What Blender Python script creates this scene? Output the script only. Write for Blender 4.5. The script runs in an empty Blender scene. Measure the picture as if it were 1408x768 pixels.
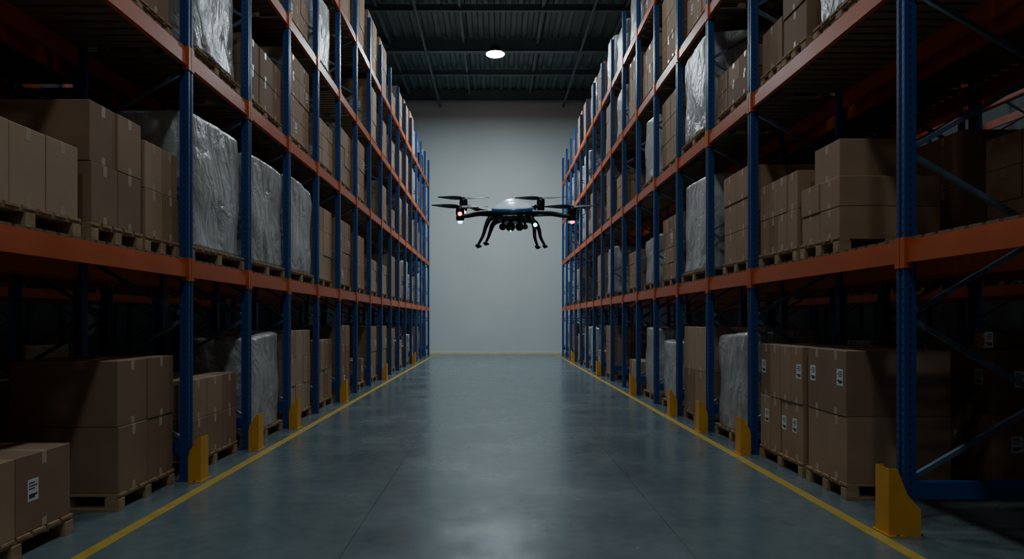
import bpy, math, random
from mathutils import Vector, noise
random.seed(11)
SC = bpy.context.scene
COL = SC.collection

# ------------------------------------------------------------------ materials
def new_mat(name):
    m = bpy.data.materials.new(name); m.use_nodes = True
    nt = m.node_tree; b = nt.nodes['Principled BSDF']
    return m, nt, b
def N(nt, typ, **kw):
    n = nt.nodes.new(typ)
    for k, v in kw.items(): setattr(n, k, v)
    return n
def noisy(name, c1, c2, scale=4, rough=0.6, rvar=0.1, metal=0.0, bump=0.1, bscale=40, stretch=(1,1,1), detail=5, dist=0.01, coat=0, spec=0.5):
    m, nt, b = new_mat(name)
    tc = N(nt,'ShaderNodeTexCoord'); mp = N(nt,'ShaderNodeMapping')
    mp.inputs['Scale'].default_value = stretch
    nt.links.new(tc.outputs['Object'], mp.inputs['Vector'])
    n1 = N(nt,'ShaderNodeTexNoise'); n1.inputs['Scale'].default_value = scale; n1.inputs['Detail'].default_value = detail
    nt.links.new(mp.outputs[0], n1.inputs['Vector'])
    cr = N(nt,'ShaderNodeValToRGB')
    cr.color_ramp.elements[0].position = .3; cr.color_ramp.elements[1].position = .7
    cr.color_ramp.elements[0].color = (*c1,1); cr.color_ramp.elements[1].color = (*c2,1)
    nt.links.new(n1.outputs['Fac'], cr.inputs['Fac'])
    nt.links.new(cr.outputs[0], b.inputs['Base Color'])
    mr = N(nt,'ShaderNodeMapRange')
    mr.inputs['To Min'].default_value = rough-rvar; mr.inputs['To Max'].default_value = rough+rvar
    nt.links.new(n1.outputs['Fac'], mr.inputs['Value']); nt.links.new(mr.outputs[0], b.inputs['Roughness'])
    b.inputs['Metallic'].default_value = metal
    b.inputs['Coat Weight'].default_value = coat
    b.inputs['Specular IOR Level'].default_value = spec
    if bump:
        n2 = N(nt,'ShaderNodeTexNoise'); n2.inputs['Scale'].default_value = bscale; n2.inputs['Detail'].default_value = 4
        nt.links.new(mp.outputs[0], n2.inputs['Vector'])
        bp = N(nt,'ShaderNodeBump'); bp.inputs['Strength'].default_value = bump; bp.inputs['Distance'].default_value = dist
        nt.links.new(n2.outputs['Fac'], bp.inputs['Height']); nt.links.new(bp.outputs[0], b.inputs['Normal'])
    return m
def emis(name, col, s):
    m, nt, b = new_mat(name)
    b.inputs['Base Color'].default_value = (*col,1)
    b.inputs['Emission Color'].default_value = (*col,1); b.inputs['Emission Strength'].default_value = s
    return m

CARD = [noisy('cardboard_a',(.36,.225,.14),(.42,.27,.17),3,.75,.06,bump=.08,bscale=60,spec=.25),
        noisy('cardboard_b',(.27,.165,.105),(.32,.20,.13),3,.75,.06,bump=.08,bscale=60,spec=.25),
        noisy('cardboard_c',(.43,.29,.19),(.48,.33,.22),3,.75,.06,bump=.08,bscale=60,spec=.25)]
TAPE = noisy('packing_tape',(.46,.36,.26),(.54,.43,.32),10,.3,.05,bump=0)
LABEL = noisy('paper_label',(.7,.72,.74),(.78,.8,.82),10,.6,.05,bump=0)
INK = noisy('label_ink',(.03,.03,.03),(.06,.06,.06),10,.6,.05,bump=0)
WOOD = noisy('pallet_wood',(.32,.20,.10),(.48,.33,.19),3,.8,.08,bump=.3,bscale=30,stretch=(1,6,6),dist=.004)
SLAT = noisy('deck_timber',(.16,.11,.07),(.26,.19,.12),3,.85,.05,bump=.3,bscale=20,stretch=(1,8,8),dist=.004)
ORANGE = noisy('orange_powder_coat',(.54,.095,.022),(.64,.125,.03),2,.40,.08,bump=.05)
YELLOW = noisy('yellow_guard_paint',(.70,.32,.015),(.80,.39,.03),5,.45,.1,bump=.08)
GALV = noisy('brace_steel',(.10,.16,.23),(.15,.22,.30),6,.4,.08,metal=.4,bump=0)
YLINE = noisy('floor_line_paint',(.46,.31,.04),(.56,.40,.07),6,.5,.1,bump=.1)
def wrap_mat(name, a, b_, seed):
    m, nt, b = new_mat(name)
    tc = N(nt,'ShaderNodeTexCoord'); mp = N(nt,'ShaderNodeMapping')
    mp.inputs['Scale'].default_value = (1.6,1.6,1.1); mp.inputs['Rotation'].default_value=(.45,.35,0); mp.inputs['Location'].default_value=(seed,0,0)
    nt.links.new(tc.outputs['Object'], mp.inputs['Vector'])
    n1 = N(nt,'ShaderNodeTexNoise'); n1.inputs['Scale'].default_value=2.1; n1.inputs['Detail'].default_value=7; n1.inputs['Roughness'].default_value=.52; n1.inputs['Distortion'].default_value=1.8
    nt.links.new(mp.outputs[0], n1.inputs['Vector'])
    cr = N(nt,'ShaderNodeValToRGB'); cr.color_ramp.elements[0].position=.35; cr.color_ramp.elements[1].position=.68
    cr.color_ramp.elements[0].color=(*a,1); cr.color_ramp.elements[1].color=(*b_,1)
    nt.links.new(n1.outputs['Fac'], cr.inputs['Fac']); nt.links.new(cr.outputs[0], b.inputs['Base Color'])
    b.inputs['Roughness'].default_value=.34; b.inputs['Coat Weight'].default_value=.45; b.inputs['Coat Roughness'].default_value=.2
    bp = N(nt,'ShaderNodeBump'); bp.inputs['Strength'].default_value=.85; bp.inputs['Distance'].default_value=.06
    nt.links.new(n1.outputs['Fac'], bp.inputs['Height']); nt.links.new(bp.outputs[0], b.inputs['Normal'])
    nt.links.new(bp.outputs[0], b.inputs['Coat Normal'])
    return m
WRAPS=[wrap_mat('stretch_film_grey',(.35,.33,.31),(.52,.51,.50),0), wrap_mat('stretch_film_pale',(.41,.40,.39),(.58,.58,.58),7)]

def blue_post():
    m, nt, b = new_mat('blue_powder_coat')
    uv = N(nt,'ShaderNodeUVMap'); uv.uv_map='UVMap'
    sp = N(nt,'ShaderNodeSeparateXYZ'); nt.links.new(uv.outputs[0], sp.inputs[0])
    def M(op, a, bv=None, c=None):
        n = N(nt,'ShaderNodeMath', operation=op)
        if hasattr(a,'links'): nt.links.new(a, n.inputs[0])
        else: n.inputs[0].default_value=a
        if bv is not None:
            if hasattr(bv,'links'): nt.links.new(bv, n.inputs[1])
            else: n.inputs[1].default_value=bv
        return n.outputs[0]
    au = M('ABSOLUTE', sp.outputs['X']); hu = M('LESS_THAN', au, .0075)
    fv = M('FRACT', M('DIVIDE', sp.outputs['Y'], .06)); hv = M('LESS_THAN', M('ABSOLUTE', M('SUBTRACT', fv, .5)), .2)
    hole = M('MULTIPLY', hu, hv)
    mx = N(nt,'ShaderNodeMix', data_type='RGBA')
    nt.links.new(hole, mx.inputs[0])
    mx.inputs[6].default_value=(.013,.066,.235,1); mx.inputs[7].default_value=(.002,.004,.01,1)
    nt.links.new(mx.outputs[2], b.inputs['Base Color'])
    b.inputs['Roughness'].default_value=.4
    return m
BLUE = blue_post()

# ------------------------------------------------------------------ mesh builder
class MB:
    def __init__(s): s.v=[]; s.f=[]; s.m=[]; s.mats=[]; s.uv=[]; s.sm=[]; s.hasuv=False
    def mi(s, mat):
        if mat not in s.mats: s.mats.append(mat)
        return s.mats.index(mat)
    def add(s, vs, fs, mat, uvs=None, smooth=False):
        o=len(s.v); s.v += [tuple(p) for p in vs]; k=s.mi(mat)
        for i,f in enumerate(fs):
            s.f.append([o+j for j in f]); s.m.append(k); s.sm.append(smooth)
            if uvs: s.uv.append(uvs[i]); s.hasuv=True
            else: s.uv.append([(5,5)]*len(f))
    def box(s, x0,x1,y0,y1,z0,z1, mat):
        if x0>x1: x0,x1=x1,x0
        if y0>y1: y0,y1=y1,y0
        vs=[(x0,y0,z0),(x1,y0,z0),(x1,y1,z0),(x0,y1,z0),(x0,y0,z1),(x1,y0,z1),(x1,y1,z1),(x0,y1,z1)]
        s.add(vs,[(3,2,1,0),(4,5,6,7),(0,1,5,4),(1,2,6,5),(2,3,7,6),(3,0,4,7)],mat)
    def cbox(s, x0,x1,y0,y1,z0,z1, mat, c=.006, rot=0):
        cen=((x0+x1)/2,(y0+y1)/2,(z0+z1)/2); h=(abs(x1-x0)/2,abs(y1-y0)/2,abs(z1-z0)/2)
        vs=[]; idx={}
        ca,sa=math.cos(rot),math.sin(rot)
        for ix in (0,1):
            for iy in (0,1):
                for iz in (0,1):
                    sg=(ix*2-1,iy*2-1,iz*2-1)
                    for a in range(3):
                        p=[sg[k]*(h[k]-(0 if k==a else c)) for k in range(3)]
                        px,py=p[0]*ca-p[1]*sa, p[0]*sa+p[1]*ca
                        idx[(ix,iy,iz,a)]=len(vs); vs.append((cen[0]+px,cen[1]+py,cen[2]+p[2]))
        fs=[]
        def orient(f):
            a,b_,c_=[Vector(vs[i]) for i in f[:3]]
            n=(b_-a).cross(c_-b_); ctr=sum((Vector(vs[i]) for i in f),Vector())/len(f)-Vector(cen)
            return f if n.dot(ctr)>0 else f[::-1]
        for a in range(3):
            b1,b2=[k for k in range(3) if k!=a]
            for sgn in (0,1):
                q=[]
                for (u,v) in ((0,0),(1,0),(1,1),(0,1)):
                    c3=[0,0,0]; c3[a]=sgn; c3[b1]=u; c3[b2]=v; q.append(idx[(*c3,a)])
                fs.append(orient(q))
            for u in (0,1):
                for v in (0,1):
                    c0=[0,0,0]; c0[b1]=u; c0[b2]=v; c1=list(c0); c1[a]=1
                    fs.append(orient([idx[(*c0,b1)],idx[(*c1,b1)],idx[(*c1,b2)],idx[(*c0,b2)]]))
        for ix in (0,1):
            for iy in (0,1):
                for iz in (0,1):
                    fs.append(orient([idx[(ix,iy,iz,a)] for a in range(3)]))
        s.add(vs,fs,mat)
    def bar(s, p, q, w, h, mat):
        p=Vector(p); q=Vector(q); d=(q-p).normalized()
        up=Vector((0,0,1)) if abs(d.z)<.95 else Vector((0,1,0))
        a=d.cross(up).normalized()*w/2; b=a.cross(d).normalized()*h/2
        vs=[p-a-b,p+a-b,p+a+b,p-a+b,q-a-b,q+a-b,q+a+b,q-a+b]
        s.add(vs,[(3,2,1,0),(4,5,6,7),(0,1,5,4),(1,2,6,5),(2,3,7,6),(3,0,4,7)],mat)
    def tube(s, pts, rads, mat, n=14, flat=1.0, sub=0):
        pts=[Vector(p) for p in pts]
        if sub:
            P=[pts[0]]+pts+[pts[-1]]; R=[rads[0]]+list(rads)+[rads[-1]]; np_=[]; nr=[]
            for i in range(1,len(P)-2):
                for j in range(sub):
                    t=j/sub; a,b,c,d=P[i-1],P[i],P[i+1],P[i+2]
                    np_.append(.5*((2*b)+(c-a)*t+(2*a-5*b+4*c-d)*t*t+(3*b-a-3*c+d)*t**3)); nr.append(R[i]*(1-t)+R[i+1]*t)
            np_.append(pts[-1]); nr.append(rads[-1]); pts=np_; rads=nr
        vs=[]; fs=[]
        for i,p in enumerate(pts):
            d=(pts[min(i+1,len(pts)-1)]-pts[max(i-1,0)]).normalized()
            up=Vector((0,1,0)) if sub and n==15 else (Vector((0,0,1)) if abs(d.z)<.9 else Vector((0,1,0)))
            a=d.cross(up).normalized(); b=a.cross(d).normalized()
            for k in range(n):
                t=2*math.pi*k/n
                vs.append(p+a*math.cos(t)*rads[i]+b*math.sin(t)*rads[i]*flat)
        for i in range(len(pts)-1):
            for k in range(n):
                fs.append((i*n+k,i*n+(k+1)%n,(i+1)*n+(k+1)%n,(i+1)*n+k))
        fs.append(tuple(range(n))[::-1]); fs.append(tuple((len(pts)-1)*n+k for k in range(n)))
        s.add(vs,fs,mat,smooth=True)
    def lathe(s, c, prof, mat, n=28, sx=1, sy=1, smooth=True):
        vs=[]; fs=[]
        for (r,z) in prof:
            for k in range(n):
                t=2*math.pi*k/n; vs.append((c[0]+r*sx*math.cos(t),c[1]+r*sy*math.sin(t),c[2]+z))
        for i in range(len(prof)-1):
            for k in range(n):
                fs.append((i*n+k,i*n+(k+1)%n,(i+1)*n+(k+1)%n,(i+1)*n+k))
        fs.append(tuple(range(n))[::-1]); fs.append(tuple((len(prof)-1)*n+k for k in range(n)))
        s.add(vs,fs,mat,smooth=smooth)
    def mesh(s,name):
        me=bpy.data.meshes.new(name); me.from_pydata(s.v,[],s.f)
        for m in s.mats: me.materials.append(m)
        me.polygons.foreach_set('material_index',s.m)
        me.polygons.foreach_set('use_smooth',s.sm)
        if s.hasuv:
            l=me.uv_layers.new(name='UVMap'); flat=[]
            for u in s.uv:
                for p in u: flat += [p[0],p[1]]
            l.data.foreach_set('uv',flat)
        me.update(); return me
def obj(name, me, parent=None, loc=(0,0,0), rot=None):
    o=bpy.data.objects.new(name,me); COL.objects.link(o); o.location=loc
    if rot: o.rotation_euler=rot
    if parent: o.parent=parent
    return o
def empty(name, loc=(0,0,0)):
    o=bpy.data.objects.new(name,None); o.empty_display_size=.2; COL.objects.link(o); o.location=loc; return o

# ------------------------------------------------------------------ room
XW=15.0; YB=32.2; YF=-7.0; ZC=12.3
def floor_mat():
    m, nt, b = new_mat('polished_concrete')
    tc=N(nt,'ShaderNodeTexCoord'); sp=N(nt,'ShaderNodeSeparateXYZ'); nt.links.new(tc.outputs['Object'],sp.inputs[0])
    n1=N(nt,'ShaderNodeTexNoise'); n1.inputs['Scale'].default_value=.9; n1.inputs['Detail'].default_value=9; n1.inputs['Roughness'].default_value=.6
    nt.links.new(tc.outputs['Object'],n1.inputs['Vector'])
    n2=N(nt,'ShaderNodeTexNoise'); n2.inputs['Scale'].default_value=7; n2.inputs['Detail'].default_value=8
    nt.links.new(tc.outputs['Object'],n2.inputs['Vector'])
    cr=N(nt,'ShaderNodeValToRGB'); e=cr.color_ramp.elements
    e[0].position=.3; e[0].color=(.125,.172,.188,1); e[1].position=.72; e[1].color=(.175,.228,.243,1)
    nt.links.new(n1.outputs['Fac'],cr.inputs['Fac'])
    def M(op,a,bv=None):
        n=N(nt,'ShaderNodeMath',operation=op)
        for i,v in enumerate((a,bv)):
            if v is None: continue
            if hasattr(v,'links'): nt.links.new(v,n.inputs[i])
            else: n.inputs[i].default_value=v
        return n.outputs[0]
    jx=M('LESS_THAN',M('PINGPONG',M('ADD',sp.outputs['X'],1.05),1.2),.005)
    jy=M('LESS_THAN',M('PINGPONG',M('ADD',sp.outputs['Y'],1.0),2.6),.005)
    j=M('MULTIPLY',M('MAXIMUM',jx,jy),.5)
    mx=N(nt,'ShaderNodeMix',data_type='RGBA'); nt.links.new(j,mx.inputs[0]); nt.links.new(cr.outputs[0],mx.inputs[6]); mx.inputs[7].default_value=(.03,.04,.045,1)
    m2=N(nt,'ShaderNodeMix',data_type='RGBA',blend_type='OVERLAY'); m2.inputs[0].default_value=.28
    nt.links.new(mx.outputs[2],m2.inputs[6]); nt.links.new(n2.outputs['Fac'],m2.inputs[7])
    # damp stain near the camera + scattered faint stains
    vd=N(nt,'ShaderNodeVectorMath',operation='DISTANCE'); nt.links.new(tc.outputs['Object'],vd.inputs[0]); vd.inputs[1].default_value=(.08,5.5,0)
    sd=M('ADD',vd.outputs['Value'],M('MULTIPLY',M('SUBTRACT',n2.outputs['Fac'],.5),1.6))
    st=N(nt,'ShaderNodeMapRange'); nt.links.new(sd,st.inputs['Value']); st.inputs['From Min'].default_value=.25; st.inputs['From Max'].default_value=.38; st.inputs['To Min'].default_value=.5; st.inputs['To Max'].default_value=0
    n3=N(nt,'ShaderNodeTexNoise'); n3.inputs['Scale'].default_value=2.3; n3.inputs['Detail'].default_value=10; n3.inputs['Roughness'].default_value=.7
    nt.links.new(tc.outputs['Object'],n3.inputs['Vector'])
    s3=N(nt,'ShaderNodeMapRange'); nt.links.new(n3.outputs['Fac'],s3.inputs['Value']); s3.inputs['From Min'].default_value=.56; s3.inputs['From Max'].default_value=.72; s3.inputs['To Min'].default_value=0; s3.inputs['To Max'].default_value=.4
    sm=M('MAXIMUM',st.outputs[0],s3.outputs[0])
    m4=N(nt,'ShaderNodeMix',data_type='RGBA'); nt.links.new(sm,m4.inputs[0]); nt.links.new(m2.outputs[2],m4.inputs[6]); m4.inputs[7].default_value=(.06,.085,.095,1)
    nt.links.new(m4.outputs[2],b.inputs['Base Color'])
    mr=N(nt,'ShaderNodeMapRange'); mr.inputs['From Min'].default_value=.35; mr.inputs['From Max'].default_value=.65
    mr.inputs['To Min'].default_value=.17; mr.inputs['To Max'].default_value=.29
    nt.links.new(n1.outputs['Fac'],mr.inputs['Value']); nt.links.new(mr.outputs[0],b.inputs['Roughness'])
    b.inputs['Specular IOR Level'].default_value=.9
    bp=N(nt,'ShaderNodeBump'); bp.inputs['Strength'].default_value=.05; bp.inputs['Distance'].default_value=.01
    nt.links.new(n2.outputs['Fac'],bp.inputs['Height']); nt.links.new(bp.outputs[0],b.inputs['Normal'])
    return m
mb=MB(); mb.box(-XW,XW,YF,YB,-.2,0,floor_mat()); obj('floor',mb.mesh('floor'))
WALL=noisy('wall_plaster',(.66,.71,.72),(.71,.76,.77),.6,.75,.05,bump=.05,bscale=12)
SIDEW=noisy('side_wall_paint',(.26,.29,.30),(.31,.34,.35),.6,.75,.05,bump=.05,bscale=12)
CEIL=noisy('ceiling_deck',(.095,.15,.165),(.13,.195,.21),1.5,.5,.08,bump=.05)
STEEL=noisy('roof_steel',(.10,.155,.17),(.14,.20,.215),2,.5,.08,bump=0)
mb=MB(); mb.box(-XW,XW,YB,YB+.2,0,ZC,WALL); obj('wall_back',mb.mesh('wall_back'))
mb=MB(); mb.box(-XW,XW,YF-.2,YF,0,ZC,SIDEW); obj('wall_front',mb.mesh('wall_front'))
mb=MB(); mb.box(-XW-.2,-XW,YF,YB,0,ZC,SIDEW); obj('wall_left',mb.mesh('wall_left'))
mb=MB(); mb.box(XW,XW+.2,YF,YB,0,ZC,SIDEW); obj('wall_right',mb.mesh('wall_right'))
TRIM=noisy('baseboard_paint',(.72,.66,.40),(.8,.74,.48),5,.5,.1,bump=0)
mb=MB(); mb.box(-XW,XW,YB-.04,YB,0,.09,TRIM); obj('baseboard_back',mb.mesh('baseboard_back'))
# corrugated roof deck
mb=MB(); vs=[];fs=[];x=-XW;i=0;p=.4
prof=[(0,0),(.14,0),(.2,.08),(.34,.08)]
xs=[]
while x<XW:
    for a,b in prof: xs.append((x+a,ZC+b))
    x+=p
xs.append((XW,ZC))
for (a,b) in xs: vs += [(a,YF,b),(a,YB,b)]
for k in range(len(xs)-1): fs.append((2*k,2*k+1,2*k+3,2*k+2))
mb.add(vs,fs,CEIL); mb.box(-XW,XW,YF,YB,ZC+.12,ZC+.3,CEIL); obj('ceiling',mb.mesh('ceiling'))
# roof girders and purlins
mb=MB()
def ibeam_x(y,z0,h,w=.2,t=.03):
    mb.box(-XW,XW,y-w/2,y+w/2,z0,z0+t,STEEL); mb.box(-XW,XW,y-w/2,y+w/2,z0+h-t,z0+h,STEEL); mb.box(-XW,XW,y-.015,y+.015,z0+t,z0+h-t,STEEL)
for y in (2,8,14,20,26,31.8): ibeam_x(y,ZC-.5,.5)
for y in (5,11,17,23,29): ibeam_x(y,ZC-.3,.22,.12)
for xx in (-12.4,-9.6,-6.8,-4,-1.2,1.6,4.4,7.2,10,12.8):
    mb.box(xx-.05,xx+.05,YF,YB,ZC-.2,ZC-.01,STEEL)
for y0,y1 in ((20,26),(26,31.8),(14,20)):
    for xa in (-6.8,4.4):
        mb.bar((xa,y0,ZC-.35),(xa+2.8,y1,ZC-.35),.06,.06,STEEL)
        mb.bar((xa+2.8,y0,ZC-.42),(xa,y1,ZC-.42),.06,.06,STEEL)
for xx in (-2.6,3.2): mb.tube([(xx,YF,ZC-.62),(xx,YB,ZC-.62)],[.05,.05],STEEL,10)
obj('roof_girders',mb.mesh('roof_girders'))
# aisle lines
for nm,xx in (('aisle_marking_line',-2.80),('aisle_marking_line',2.84)):
    mb=MB(); mb.box(xx-.05,xx+.05,YF+.5,YB-.3,.0005,.003,YLINE); obj(nm,mb.mesh(nm))

# ------------------------------------------------------------------ racks
LV=[2.2,4.3,6.13,7.88]; TOP=9.0; DEPTH=1.15
def rack(s, xf, ys, levels=LV, top=TOP, guards=(), wide=(), slats=True):
    root=empty('pallet_rack',(0,0,0))
    X=lambda d: s*(xf+d)
    up=MB(); be=MB(); sl=MB(); gd=MB()
    def post(d, y, flip):
        sx=-s if flip else s
        pr=[(-.05,0),(-.018,0),(-.018,.01),(.018,.01),(.018,0),(.05,0),(.05,.09),(-.05,.09)]
        x0=X(d)
        for a in range(len(pr)):
            b=(a+1)%len(pr); A=pr[a]; B=pr[b]; w=math.hypot(A[0]-B[0],A[1]-B[1])
            vs=[(x0+sx*A[1],y+A[0],0),(x0+sx*B[1],y+B[0],0),(x0+sx*B[1],y+B[0],top),(x0+sx*A[1],y+A[0],top)]
            big = w>.025
            uv=[(-w/2,0),(w/2,0),(w/2,top),(-w/2,top)] if big else [(5,5)]*4
            up.add(vs,[(0,1,2,3)],BLUE,[uv])
        up.add([(x0+sx*q[1],y+q[0],top) for q in pr],[tuple(range(8))],BLUE)
        up.box(x0-sx*.02,x0+sx*.12,y-.075,y+.075,0,.012,BLUE)
    for y in ys:
        post(0,y,False); post(DEPTH,y,True)
        for z in (.26,):
            up.box(X(.08),X(DEPTH-.08),y-.025,y+.025,z,z+.13,BLUE)
        a=True; zz=.40
        while zz+.65<top:
            p=(X(.06),y,zz) if a else (X(DEPTH-.06),y,zz)
            q=(X(DEPTH-.06),y,zz+.6) if a else (X(.06),y,zz+.6)
            up.bar(p,q,.035,.035,GALV); zz+=.62; a=not a
        if y in guards:
            t=.008; wd=y in wide
            H=.50 if wd else .44
            pr=[(-.13,0),(.10,0),(.10,.20),(-.0,.31),(-.075,H),(-.13,H)] if wd else [(-.13,0),(-.012,0),(-.012,.24),(-.03,.31),(-.11,H),(-.13,H)]
            for yy in (y-.09,y+.082):
                vs=[(X(q[0]),yy,q[1]) for q in pr]+[(X(q[0]),yy+t,q[1]) for q in pr]
                n=6; fs=[tuple(range(n)),tuple(range(2*n-1,n-1,-1))]+[(i,(i+1)%n,(i+1)%n+n,i+n) for i in range(n)]
                gd.add(vs,fs,YELLOW)
            gd.box(X(-.138),X(-.13),y-.09,y+.09,0,H,YELLOW)
            gd.box(X(-.15),X(-.03),y-.12,y+.12,0.0005,.012,YELLOW)
            for yy in (y-.108,y+.108): gd.lathe((X(-.08),yy,.012),[(.012,0),(.012,.01),(.004,.014)],GALV,8)
    for L in levels:
        for a,b in zip(ys[:-1],ys[1:]):
            for d,sg in ((.01,1),(DEPTH-.01,-1)):
                be.box(X(d),X(d+sg*.05),a+.05,b-.05,L-.17,L-.045,ORANGE)
                be.box(X(d+sg*.018),X(d+sg*.05),a+.05,b-.05,L-.045,L,ORANGE)
                for yy,q in ((a+.05,1),(b-.05,-1)):
                    be.box(X(d-sg*.012),X(d+sg*.05),yy,yy+q*.012,L-.21,L+.02,ORANGE)
                    be.box(X(d-sg*.018),X(d-sg*.011),yy-q*.045,yy+q*.012,L-.21,L+.02,ORANGE)
            if slats:
                n=int((b-a-.14)/.15); st=(b-a-.14)/n
                for i in range(n):
                    y0=a+.07+i*st
                    sl.box(X(.03),X(DEPTH-.03),y0+.02,y0+st-.02,L,L+.02,SLAT)
    obj('upright_frames',up.mesh('upright_frames'),root)
    obj('load_beams',be.mesh('load_beams'),root)
    if slats: obj('deck_slats',sl.mesh('deck_slats'),root)
    if guards: obj('corner_guards',gd.mesh('corner_guards'),root)
YL=[-3.06,.24,3.54]+[6.84+1.65*i for i in range(16)]
YR=[-4.0,-.95,2.1,5.14]+[8.2+1.64*i for i in range(15)]
rack(-1,3.05,YL,guards=[YL[i] for i in (1,2,3,4,5,7,10,14)])
rack(1,3.05,YR,guards=[YR[i] for i in (1,2,3,4,5,6,8,11,15)],wide=[YR[i] for i in (1,2,3)])
YS=[-2+3.3*i for i in range(11)]
rack(-1,4.45,YS); rack(1,4.45,YS)
rack(-1,8.8,YS); rack(1,8.8,YS)
rack(-1,10.2,YS,slats=False,); rack(1,10.2,YS,slats=False)

# ------------------------------------------------------------------ pallet loads
PH=.144
_pc={}
def pallet_mesh(w,l):
    k=(round(w,2),round(l,2))
    if k in _pc: return _pc[k]
    mb=MB(); hw,hl=w/2,l/2
    for y in (-hl+.05,0,hl-.05):
        mb.cbox(-hw,hw,y-.05,y+.05,0,.022,WOOD,.002)
        for x in (-hw+.06,0,hw-.06):
            mb.cbox(x-.06,x+.06,y-.05,y+.05,.022,.10,WOOD,.003)
    for x in (-hw+.06,0,hw-.06):
        mb.cbox(x-.05,x+.05,-hl,hl,.10,.122,WOOD,.002)
    n=max(4,int(l/.15)); st=(l+.03)/n
    for i in range(n):
        y0=-hl+i*st
        mb.cbox(-hw,hw,y0,y0+st-.03,.122,PH,WOOD,.002)
    _pc[k]=mb.mesh('pallet'); return _pc[k]
def label(mb,face,x,y,z,s):
    w,h=.11,.15
    if face=='x':
        mb.box(x,x+s*.0015,y-w/2,y+w/2,z-h/2,z+h/2,LABEL)
        for i,dz in enumerate((.05,.03,.01,-.03,-.045)):
            mb.box(x,x+s*.0025,y-w*.38,y+w*(.38 if i%2 else .15),z+dz-.004-(.006 if i>2 else 0),z+dz+.004,INK)
    else:
        mb.box(x-w/2,x+w/2,y-.0015,y,z-h/2,z+h/2,LABEL)
        for i,dz in enumerate((.05,.03,.01,-.03,-.045)):
            mb.box(x-w*.38,x+w*(.38 if i%2 else .15),y-.0025,y,z+dz-.004-(.006 if i>2 else 0),z+dz+.004,INK)
def stack_mesh(w,l,nx,ny,nz,h,s,lab=0,rnd=None,missing=0,top=None,jit=.012):
    """boxes centred on origin, z from 0; s = sign of the aisle-facing x"""
    rnd=rnd or random.Random(1); mb=MB(); sx,sy,sz=w/nx,l/ny,h/nz
    def one(x0,x1,y0,y1,z0,z1,shade):
        mat=CARD[shade]; g=.004
        jx=rnd.uniform(-jit,jit)*.6; jy=rnd.uniform(-g,g)*.5
        x0+=g+jx; x1+=-g+jx; y0+=g+jy; y1+=-g+jy
        mb.cbox(x0,x1,y0,y1,z0,z1-.003,mat,.005)
        cy=(y0+y1)/2; cx=(x0+x1)/2; e=.0012; zt=z1-.003
        ln=min(.09,(z1-z0)*.25)
        mb.box(x0+.004,x1-.004,cy-.025,cy+.025,zt-.001,zt+e,TAPE)
        for xa,sg in ((x0,-1),(x1,1)):
            mb.box(xa,xa+sg*e,cy-.025,cy+.025,zt-ln,zt-.005,TAPE)
            mb.box(xa,xa+sg*e,cy-.025,cy+.025,z0+.005,z0+ln*.7,TAPE)
        if rnd.random()<lab:
            xa=x1 if s>0 else x0
            label(mb,'x',xa,y0+(y1-y0)*rnd.choice((.3,.72)),z0+(z1-z0)*rnd.uniform(.5,.62),s)
        if rnd.random()<lab*.7:
            label(mb,'y',x0+(x1-x0)*rnd.uniform(.25,.75),y0,z0+(z1-z0)*.55,s)
    sh=rnd.choice((0,0,1,2))
    for k in range(nz):
        for i in range(nx):
            for j in range(ny):
                if k==nz-1 and rnd.random()<missing: continue
                one(-w/2+i*sx,-w/2+(i+1)*sx,-l/2+j*sy,-l/2+(j+1)*sy,k*sz,(k+1)*sz,sh if rnd.random()<.75 else rnd.choice((0,1,2)))
    if top: # extra box: (x0,x1,y0,y1,h)
        one(top[0],top[1],top[2],top[3],h,h+top[4],sh)
    return mb.mesh('boxes')
def wrap_mesh(w,l,h,seed,mat):
    mb=MB(); n=96; R=40; vs=[]; fs=[]
    rr=random.Random(seed); lean=rr.uniform(-.02,.02); topdrop=rr.uniform(.03,.12)
    def ring(z,t,scale=1,zadd=0):
        for k in range(n):
            a=2*math.pi*k/n; c,s_=math.cos(a),math.sin(a); p=7.0
            r=(abs(c)**p+abs(s_)**p)**(-1/p)
            bulge=1+.012*math.sin(t*math.pi*3+seed)+.012*math.sin(t*9+a*3+seed)-.10*max(0,t-.85)
            nz=noise.noise(Vector((c*2+seed*3,s_*2,t*2.2)))*.04+noise.noise(Vector((c*6+seed+t*3,s_*6+t*3,t*2.5)))*.022
            f=scale*(bulge+nz)*.985
            x=min(max(c*r*f*w/2,-w*.515),w*.515); y=min(max(s_*r*f*l/2,-l*.505),l*.505)
            zz=z+zadd-(topdrop*max(0,t-.5)*2*(.5+.5*math.sin(a+seed)))
            vs.append((x+lean*t,y,zz))
    for i in range(R+1):
        t=i/R; ring(h*.97*t,t)
    for sc,za in ((.95,.012),(.88,.022),(.75,.028),(.5,.03),(.15,.03)):
        ring(h*.97,1,sc,za*h)
    RR=R+5
    for i in range(RR):
        for k in range(n):
            fs.append((i*n+k,i*n+(k+1)%n,(i+1)*n+(k+1)%n,(i+1)*n+k))
    fs.append(tuple(RR*n+k for k in range(n))); fs.append(tuple(range(n))[::-1])
    mb.add(vs,fs,mat,smooth=True); return mb.mesh('film_wrapped_goods')
def place(kind, cx, cy, z, w, l, me):
    root=empty('pallet_of_cardboard_boxes' if kind=='b' else 'shrink_wrapped_pallet_load',(cx,cy,z))
    obj('pallet',pallet_mesh(w,l),root)
    obj('boxes' if kind=='b' else 'film_wrapped_goods',me,root,(0,0,PH))
    return root
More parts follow.
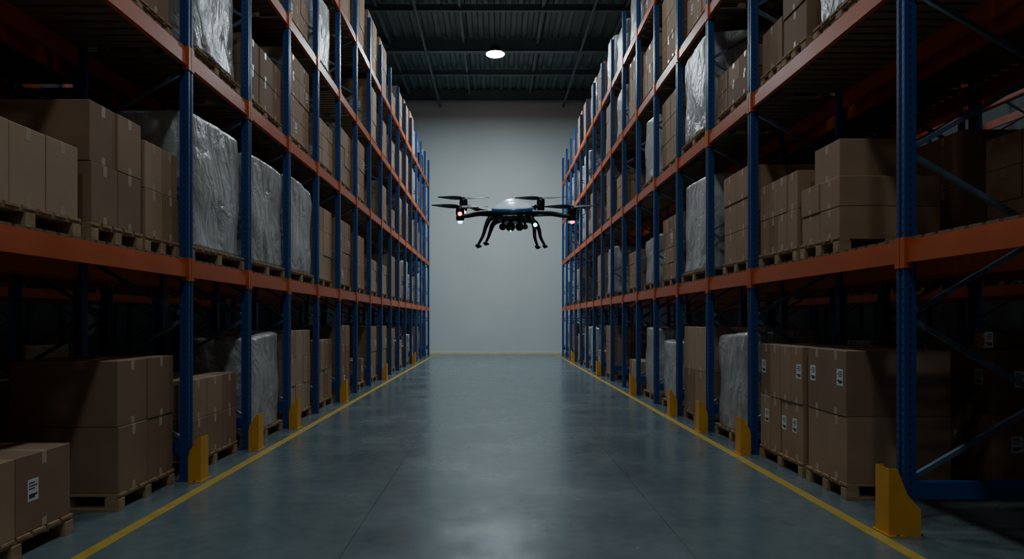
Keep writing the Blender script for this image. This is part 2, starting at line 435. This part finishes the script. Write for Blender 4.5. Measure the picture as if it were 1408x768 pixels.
def hero_b(s,xf,xd,y0,y1,z,nx,ny,nz,top_z,lab=0,missing=0,top=None,seed=1):
    w=xd; l=y1-y0
    me=stack_mesh(w,l,nx,ny,nz,top_z-z-PH,-s,lab,random.Random(seed),missing,top)
    place('b',s*(xf+xd/2),(y0+y1)/2,z,w+.02,l+.02,me)
def hero_w(s,xf,xd,y0,y1,z,top_z,seed,m=0):
    me=wrap_mesh(xd,y1-y0,top_z-z-PH,seed,WRAPS[m])
    place('w',s*(xf+xd/2),(y0+y1)/2,z,xd+.0,y1-y0,me)
S1=LV[0]+.02; S2=LV[1]+.02; S3=LV[2]+.02; S4=LV[3]+.02
# left, floor
hero_b(-1,3.20,.90,3.95,5.15,0,2,2,1,.68,.8,seed=2)
hero_b(-1,3.16,.92,5.72,6.70,0,1,2,2,1.26,0,seed=5)
hero_b(-1,3.14,.92,7.02,8.28,0,2,3,2,.98,0,seed=7)
hero_w(-1,3.12,.95,8.62,10.02,0,1.46,3)
hero_b(-1,3.14,.95,10.35,11.6,0,2,3,3,1.44,.0,seed=9)
# left, level 1
hero_b(-1,3.14,.95,4.05,5.15,S1,2,3,1,2.9,0,seed=12)
hero_b(-1,3.14,.95,5.30,6.05,S1,1,2,2,3.32,0,seed=13)
hero_b(-1,3.14,.95,6.12,6.76,S1,2,2,2,3.22,0,seed=14)
hero_w(-1,3.09,1.0,6.93,8.42,S1,3.80,4,1)
hero_w(-1,3.10,1.0,8.58,10.06,S1,3.76,5)
hero_w(-1,3.10,1.0,10.22,11.70,S1,3.84,6)
# left, level 2
hero_w(-1,3.12,.95,6.98,8.35,S2,5.85,8)
hero_b(-1,3.14,.95,8.65,10.0,S2,2,3,2,5.25,0,seed=16)
# right, floor
hero_b(1,3.13,.94,6.08,6.85,0,1,2,2,1.33,.35,seed=21)
hero_b(1,3.13,.94,6.95,8.05,0,2,4,2,1.33,.75,seed=22)
hero_b(1,4.52,.98,6.2,7.5,0,2,2,2,1.33,1.0,seed=23,top=(-.35,.05,-.5,-.2,.15))
hero_w(1,3.13,.95,8.45,9.75,0,1.5,12)
hero_b(1,3.13,.95,10.1,11.3,0,2,2,2,1.5,0,seed=25)
# right, level 1
hero_b(1,3.13,.94,6.22,6.98,S1,2,2,2,2.92,0,seed=31,top=(-.42,.12,-.3,.2,.36))
hero_b(1,3.13,.94,7.08,8.08,S1,2,4,2,3.16,0,seed=32)
hero_b(1,3.13,.94,8.40,9.35,S1,2,2,3,3.52,0,seed=33)
hero_w(1,3.10,1.0,9.98,11.38,S1,3.80,15,1)
# right, level 2
hero_w(1,3.14,.95,5.75,6.75,S2,5.4,17)
hero_b(1,3.14,.95,6.9,7.45,S2,2,1,2,5.25,0,seed=34)
hero_b(1,3.14,.95,7.5,8.05,S2,2,1,1,4.95,0,seed=35)
hero_b(1,3.14,.95,8.40,9.65,S2,2,3,2,5.0,0,seed=36,missing=.35)
hero_w(1,3.10,1.0,9.98,11.38,S2,5.9,18,1)
# second row, right, behind the near bay
hero_b(1,4.52,.98,5.0,6.3,S1,2,3,3,3.25,0,seed=41)
hero_b(1,4.52,.98,6.6,7.8,S1,2,2,2,3.45,0,seed=42)

# libraries for the remaining bays
LIB={}
for s in (-1,1):
    L=[]
    r=random.Random(40+s)
    for h in (.55,.8,.95,1.1,1.2,1.3,1.35):
        for v in range(2):
            nz=max(1,round(h/ r.choice((.3,.42,.5)))); 
            L.append(('b',h,stack_mesh(.95,1.2,2,r.choice((2,3,4)),nz,h,-s,.12,r,missing=r.choice((0,0,.3)))))
    LIB[s]=L
WL=[('w',h,wrap_mesh(.96,1.22,h,50+i,WRAPS[i%2])) for i,h in enumerate((.95,1.1,1.25,1.3,1.35,1.2))]
def rand_load(s,xf,yc,z,maxh,r,pwrap=.3):
    if r.random()<pwrap: c=[q for q in WL if q[1]<=maxh]
    else: c=[q for q in LIB[s] if q[1]<=maxh and q[1]>.5]
    c=r.choice(c); place(c[0],s*(xf+.1+.485),yc+r.uniform(-.06,.06),z,.97,1.22,c[2])
r=random.Random(5)
for s,ys,hero_end in ((-1,YL,11.7),(1,YR,11.45)):
    for a,b in zip(ys[:-1],ys[1:]):
        for li,z in enumerate((0,S1,S2,S3,S4)):
            mh=(1.4,1.4,1.36,1.3,1.36)[li]
            n=1 if b-a<2 else 2
            for i in range(n):
                yc=a+(b-a)*(i+.5)/n
                if li in (0,1) and hero_end>yc>3.6: continue
                if li==2 and ((s<0 and 6.9<yc<10.1) or (s>0 and 5.2<yc<11.4)): continue
                if yc<2.5 and li==0: continue
                if r.random()<(.12 if li else .1): continue
                rand_load(s,3.05,yc,z,mh,r,(.15 if s<0 else .3) if li!=1 else (.3 if s<0 else .6))
# rows behind
for s in (-1,1):
    for xf,ylim,pp in ((4.45,20,.6),(8.8,26,.5)):
        for a,b in zip(YS[:-1],YS[1:]):
            if a<0 or b>ylim+4: continue
            for li,z in enumerate((0,S1,S2)):
                for i in range(2):
                    yc=a+(b-a)*(i+.5)/2
                    if s>0 and xf<5 and li<2 and yc<9: continue
                    if r.random()<(pp if li else .25): rand_load(s,xf,yc,z,1.3 if li else .95,r,.0)

# ------------------------------------------------------------------ lamps
LAMPB=noisy('lamp_housing',(.05,.055,.06),(.08,.085,.09),6,.4,.05,metal=.6,bump=0)
LED=emis('lamp_lens',(.92,.98,1.0),18)
def lamp(y,power,x=0.0,z=11.3):
    root=empty('high_bay_or_fill_lamp',(x,y,z))
    mb=MB()
    mb.lathe((0,0,0),[(.35,0),(.36,.03),(.30,.09),(.17,.14),(.13,.16),(.13,.28),(.09,.31),(.02,.33)],LAMPB)
    for k in range(12):
        t=k*math.pi/6; mb.bar((.12*math.cos(t),.12*math.sin(t),.22),(.17*math.cos(t),.17*math.sin(t),.22),.01,.12,LAMPB)
    mb.tube([(0,0,.3),(0,0,ZC-z-.2)],[.012,.012],LAMPB,8)
    obj('housing',mb.mesh('housing'),root)
    mb=MB(); mb.lathe((0,0,-.02),[(.02,-.03),(.2,-.018),(.32,0),(.335,.02)],LED); obj('lens',mb.mesh('lens'),root)
    ld=bpy.data.lights.new('lamp_light','AREA'); ld.shape='DISK'; ld.size=.64; ld.energy=power; ld.color=(.80,.94,1.0)
    lo=bpy.data.objects.new('lamp_light',ld); COL.objects.link(lo); lo.parent=root; lo.location=(0,0,-.065)
lamp(24.9,620); lamp(18.0,90); lamp(12.0,100); lamp(7.0,60); lamp(2.0,80); lamp(-3.5,110)  # first is visible; unseen row spaced for softer shadows; last added as camera-side fill
lamp(5.0,45,7.2); lamp(15.0,35,7.2); lamp(5.0,25,-7.2); lamp(15.0,35,-7.2)  # unseen side-aisle lamps, added to lift the dark racks behind

# ------------------------------------------------------------------ drone
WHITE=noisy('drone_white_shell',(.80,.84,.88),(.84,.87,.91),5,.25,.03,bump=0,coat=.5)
wb=WHITE.node_tree.nodes['Principled BSDF']; wb.inputs['Emission Color'].default_value=(.72,.87,1,1); wb.inputs['Emission Strength'].default_value=.36  # bluish glow put into the shell to brighten the dome
BLACK=noisy('drone_black_plastic',(.010,.012,.016),(.02,.023,.03),8,.35,.06,bump=0)
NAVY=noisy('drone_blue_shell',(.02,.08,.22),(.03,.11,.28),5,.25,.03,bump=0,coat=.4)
nb=NAVY.node_tree.nodes['Principled BSDF']; nb.inputs['Emission Color'].default_value=(.05,.25,.7,1); nb.inputs['Emission Strength'].default_value=.05  # faint blue glow added to the shell, which is no light source
CARB=noisy('propeller_carbon',(.02,.022,.026),(.04,.042,.05),8,.45,.05,bump=0)
GLASS=noisy('camera_glass',(.01,.012,.02),(.015,.02,.03),8,.08,.02,bump=0)
RED=emis('led_red',(1,.07,.04),12); CYAN=emis('led_cyan',(.3,1,.95),7); GREEN=emis('led_green',(.1,1,.25),5)
D=empty('quadcopter_drone',(.128,5.0,2.40))
bd=MB()
def loft(mb,secs,mat,n=48,p=2.6):
    vs=[];fs=[]
    for (z,ax,ay,oy) in secs:
        for k in range(n):
            t=2*math.pi*k/n; c,s_=math.cos(t),math.sin(t); r_=(abs(c)**p+abs(s_)**p)**(-1/p)
            vs.append((ax*c*r_,ay*s_*r_+oy,z))
    for i in range(len(secs)-1):
        for k in range(n): fs.append((i*n+k,i*n+(k+1)%n,(i+1)*n+(k+1)%n,(i+1)*n+k))
    fs.append(tuple(range(n))[::-1]); fs.append(tuple((len(secs)-1)*n+k for k in range(n)))
    mb.add(vs,fs,mat,smooth=True)
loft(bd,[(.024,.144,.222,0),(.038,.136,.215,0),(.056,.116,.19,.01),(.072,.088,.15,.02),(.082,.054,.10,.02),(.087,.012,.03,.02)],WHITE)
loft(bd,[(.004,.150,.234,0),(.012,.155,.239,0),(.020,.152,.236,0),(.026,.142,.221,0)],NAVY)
loft(bd,[(-.080,.055,.11,0),(-.072,.085,.15,0),(-.055,.115,.19,0),(-.03,.140,.222,0),(-.008,.153,.237,0),(.006,.149,.233,0)],BLACK)
bd.cbox(-.055,.055,-.262,-.205,-.042,-.014,BLACK,.008)
for xx in (-.028,.028): bd.tube([(xx,-.26,-.028),(xx,-.275,-.028)],[.012,.011],GLASS,16)
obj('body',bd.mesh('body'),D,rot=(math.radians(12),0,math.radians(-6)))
MT={'fl':(-.375,-.20,-.055),'fr':(.412,-.20,-.055),'rl':(-.372,.25,.085),'rr':(.222,.25,.085)}
am=MB(); mo=MB(); pr=MB(); ld=MB()
for k,(x,y,z) in MT.items():
    sg=-1 if x<0 else 1
    st=(sg*.10,y*.45,-.035 if y<0 else -.01)
    mid=(sg*.10+(x-sg*.10)*.5,y*.8,(z)*.55-.014)
    am.tube([st,mid,(x-sg*.05,y,z-.012),(x+sg*.02,y,z-.012)],[.034,.024,.019,.023],BLACK,16,.8,sub=5)
    mo.lathe((x,y,z-.04),[(.018,-.01),(.028,0),(.03,.02),(.027,.028),(.027,.034),(.031,.038),(.031,.075),(.026,.085),(.01,.088),(.008,.10)],BLACK,24)
    ld.lathe((x,y,z-.049),[(.006,-.016),(.016,-.010),(.019,.003)],RED if k in('fr',) else CYAN,16)
    if k in ('fl',): ld.lathe((x+.0,y-.022,z+.0),[(.006,-.014),(.014,-.006),(.014,.006),(.006,.014)],RED,16)
    if k=='rl': ld.lathe((x,y-.03,z-.045),[(.006,-.01),(.012,0),(.006,.01)],RED,16)
    ang={'fl':8,'fr':-10,'rl':4,'rr':-6}[k]
    for q in (0,180):
        a=math.radians(ang+q); vs=[];fs=[]; n=12
        for i in range(n+1):
            t=i/n; rr=.012+.188*t; ch=.009+.019*math.sin(math.pi*min(1,t*.95+.05))**.7*(1-.4*t)
            tw=math.radians(26*(1-t)+6)
            for e in (-1,1):
                for th in (-1,1):
                    lx=rr; ly=e*ch*math.cos(tw); lz=e*ch*math.sin(tw)+th*.0015+.006*t
                    vs.append((x+lx*math.cos(a)-ly*math.sin(a),y+lx*math.sin(a)+ly*math.cos(a),z+.053+lz))
        for i in range(n):
            o=i*4; p=o+4
            fs += [(o+1,o+3,p+3,p+1),(o+2,o,p,p+2),(o,o+1,p+1,p),(o+3,o+2,p+2,p+3)]
        fs += [(0,2,3,1),(n*4,n*4+1,n*4+3,n*4+2)]
        pr.add(vs,fs,CARB)
    pr.lathe((x,y,z+.046),[(.012,0),(.012,.01),(.004,.018)],BLACK,16)
obj('arms',am.mesh('arms'),D); obj('motors',mo.mesh('motors'),D); obj('propellers',pr.mesh('propellers'),D)
lg=MB()
for pts in ([(-.10,-.10,-.05),(-.165,-.13,-.075),(-.195,-.15,-.135),(-.215,-.16,-.20),(-.25,-.17,-.268)],
            [(-.09,.08,-.05),(-.14,.11,-.075),(-.163,.13,-.125),(-.178,.14,-.17),(-.20,.15,-.215)],
            [(.09,-.10,-.05),(.13,-.13,-.075),(.148,-.15,-.135),(.152,-.16,-.21),(.17,-.17,-.275)],
            [(.11,.08,-.05),(.17,.11,-.07),(.20,.13,-.12),(.215,.14,-.18),(.245,.15,-.235)]):
    lg.tube(pts,[.026,.020,.015,.012,.009],BLACK,15,sub=6)
    x,y,z=pts[-1]; lg.tube([(x-.012,y-.03,z-.006),(x,y,z-.01),(x+.018,y+.03,z-.006)],[.009,.014,.009],BLACK,12)
obj('landing_legs',lg.mesh('landing_legs'),D)
ld.lathe((.155,-.165,-.125),[(.004,-.012),(.013,-.005),(.013,.005),(.004,.012)],CYAN,16)
ld.lathe((-.02,-.19,-.172),[(.003,-.005),(.005,0),(.003,.005)],GREEN,12)
obj('status_lights',ld.mesh('status_lights'),D)
gm=MB()
gm.cbox(-.08,.08,-.14,.0,-.10,-.07,BLACK,.01)
for xx,rr in ((-.075,.026),(-.02,.034),(.045,.03),(.085,.02)):
    prf=[(rr*math.sin(math.pi*i/12)+.0005,-rr*math.cos(math.pi*i/12)) for i in range(13)]
    gm.lathe((xx,-.14,-.135),prf,BLACK,20)
    gm.tube([(xx,-.14,-.14),(xx,-.14-rr*1.15,-.14)],[rr*.6,rr*.55],BLACK,18)
    gm.tube([(xx,-.14-rr*1.1,-.14),(xx,-.14-rr*1.2,-.14)],[rr*.42,rr*.38],GLASS,18)
    gm.tube([(xx,-.13,-.135),(xx,-.12,-.085)],[.008,.010],BLACK,10)
obj('gimbal_cameras',gm.mesh('gimbal_cameras'),D)

# ------------------------------------------------------------------ world & camera
w=bpy.data.worlds.new('dim_warehouse'); SC.world=w; w.use_nodes=True
bg=w.node_tree.nodes['Background']; bg.inputs[0].default_value=(.35,.5,.6,1); bg.inputs[1].default_value=.02
cd=bpy.data.cameras.new('camera'); cam=bpy.data.objects.new('camera',cd); COL.objects.link(cam)
cam.location=(0,0,1.6); cam.rotation_euler=(math.radians(90),0,0)
cd.sensor_width=36; cd.lens=24.0; cd.shift_x=23/1408; cd.shift_y=56/1408; cd.clip_end=200
SC.camera=cam
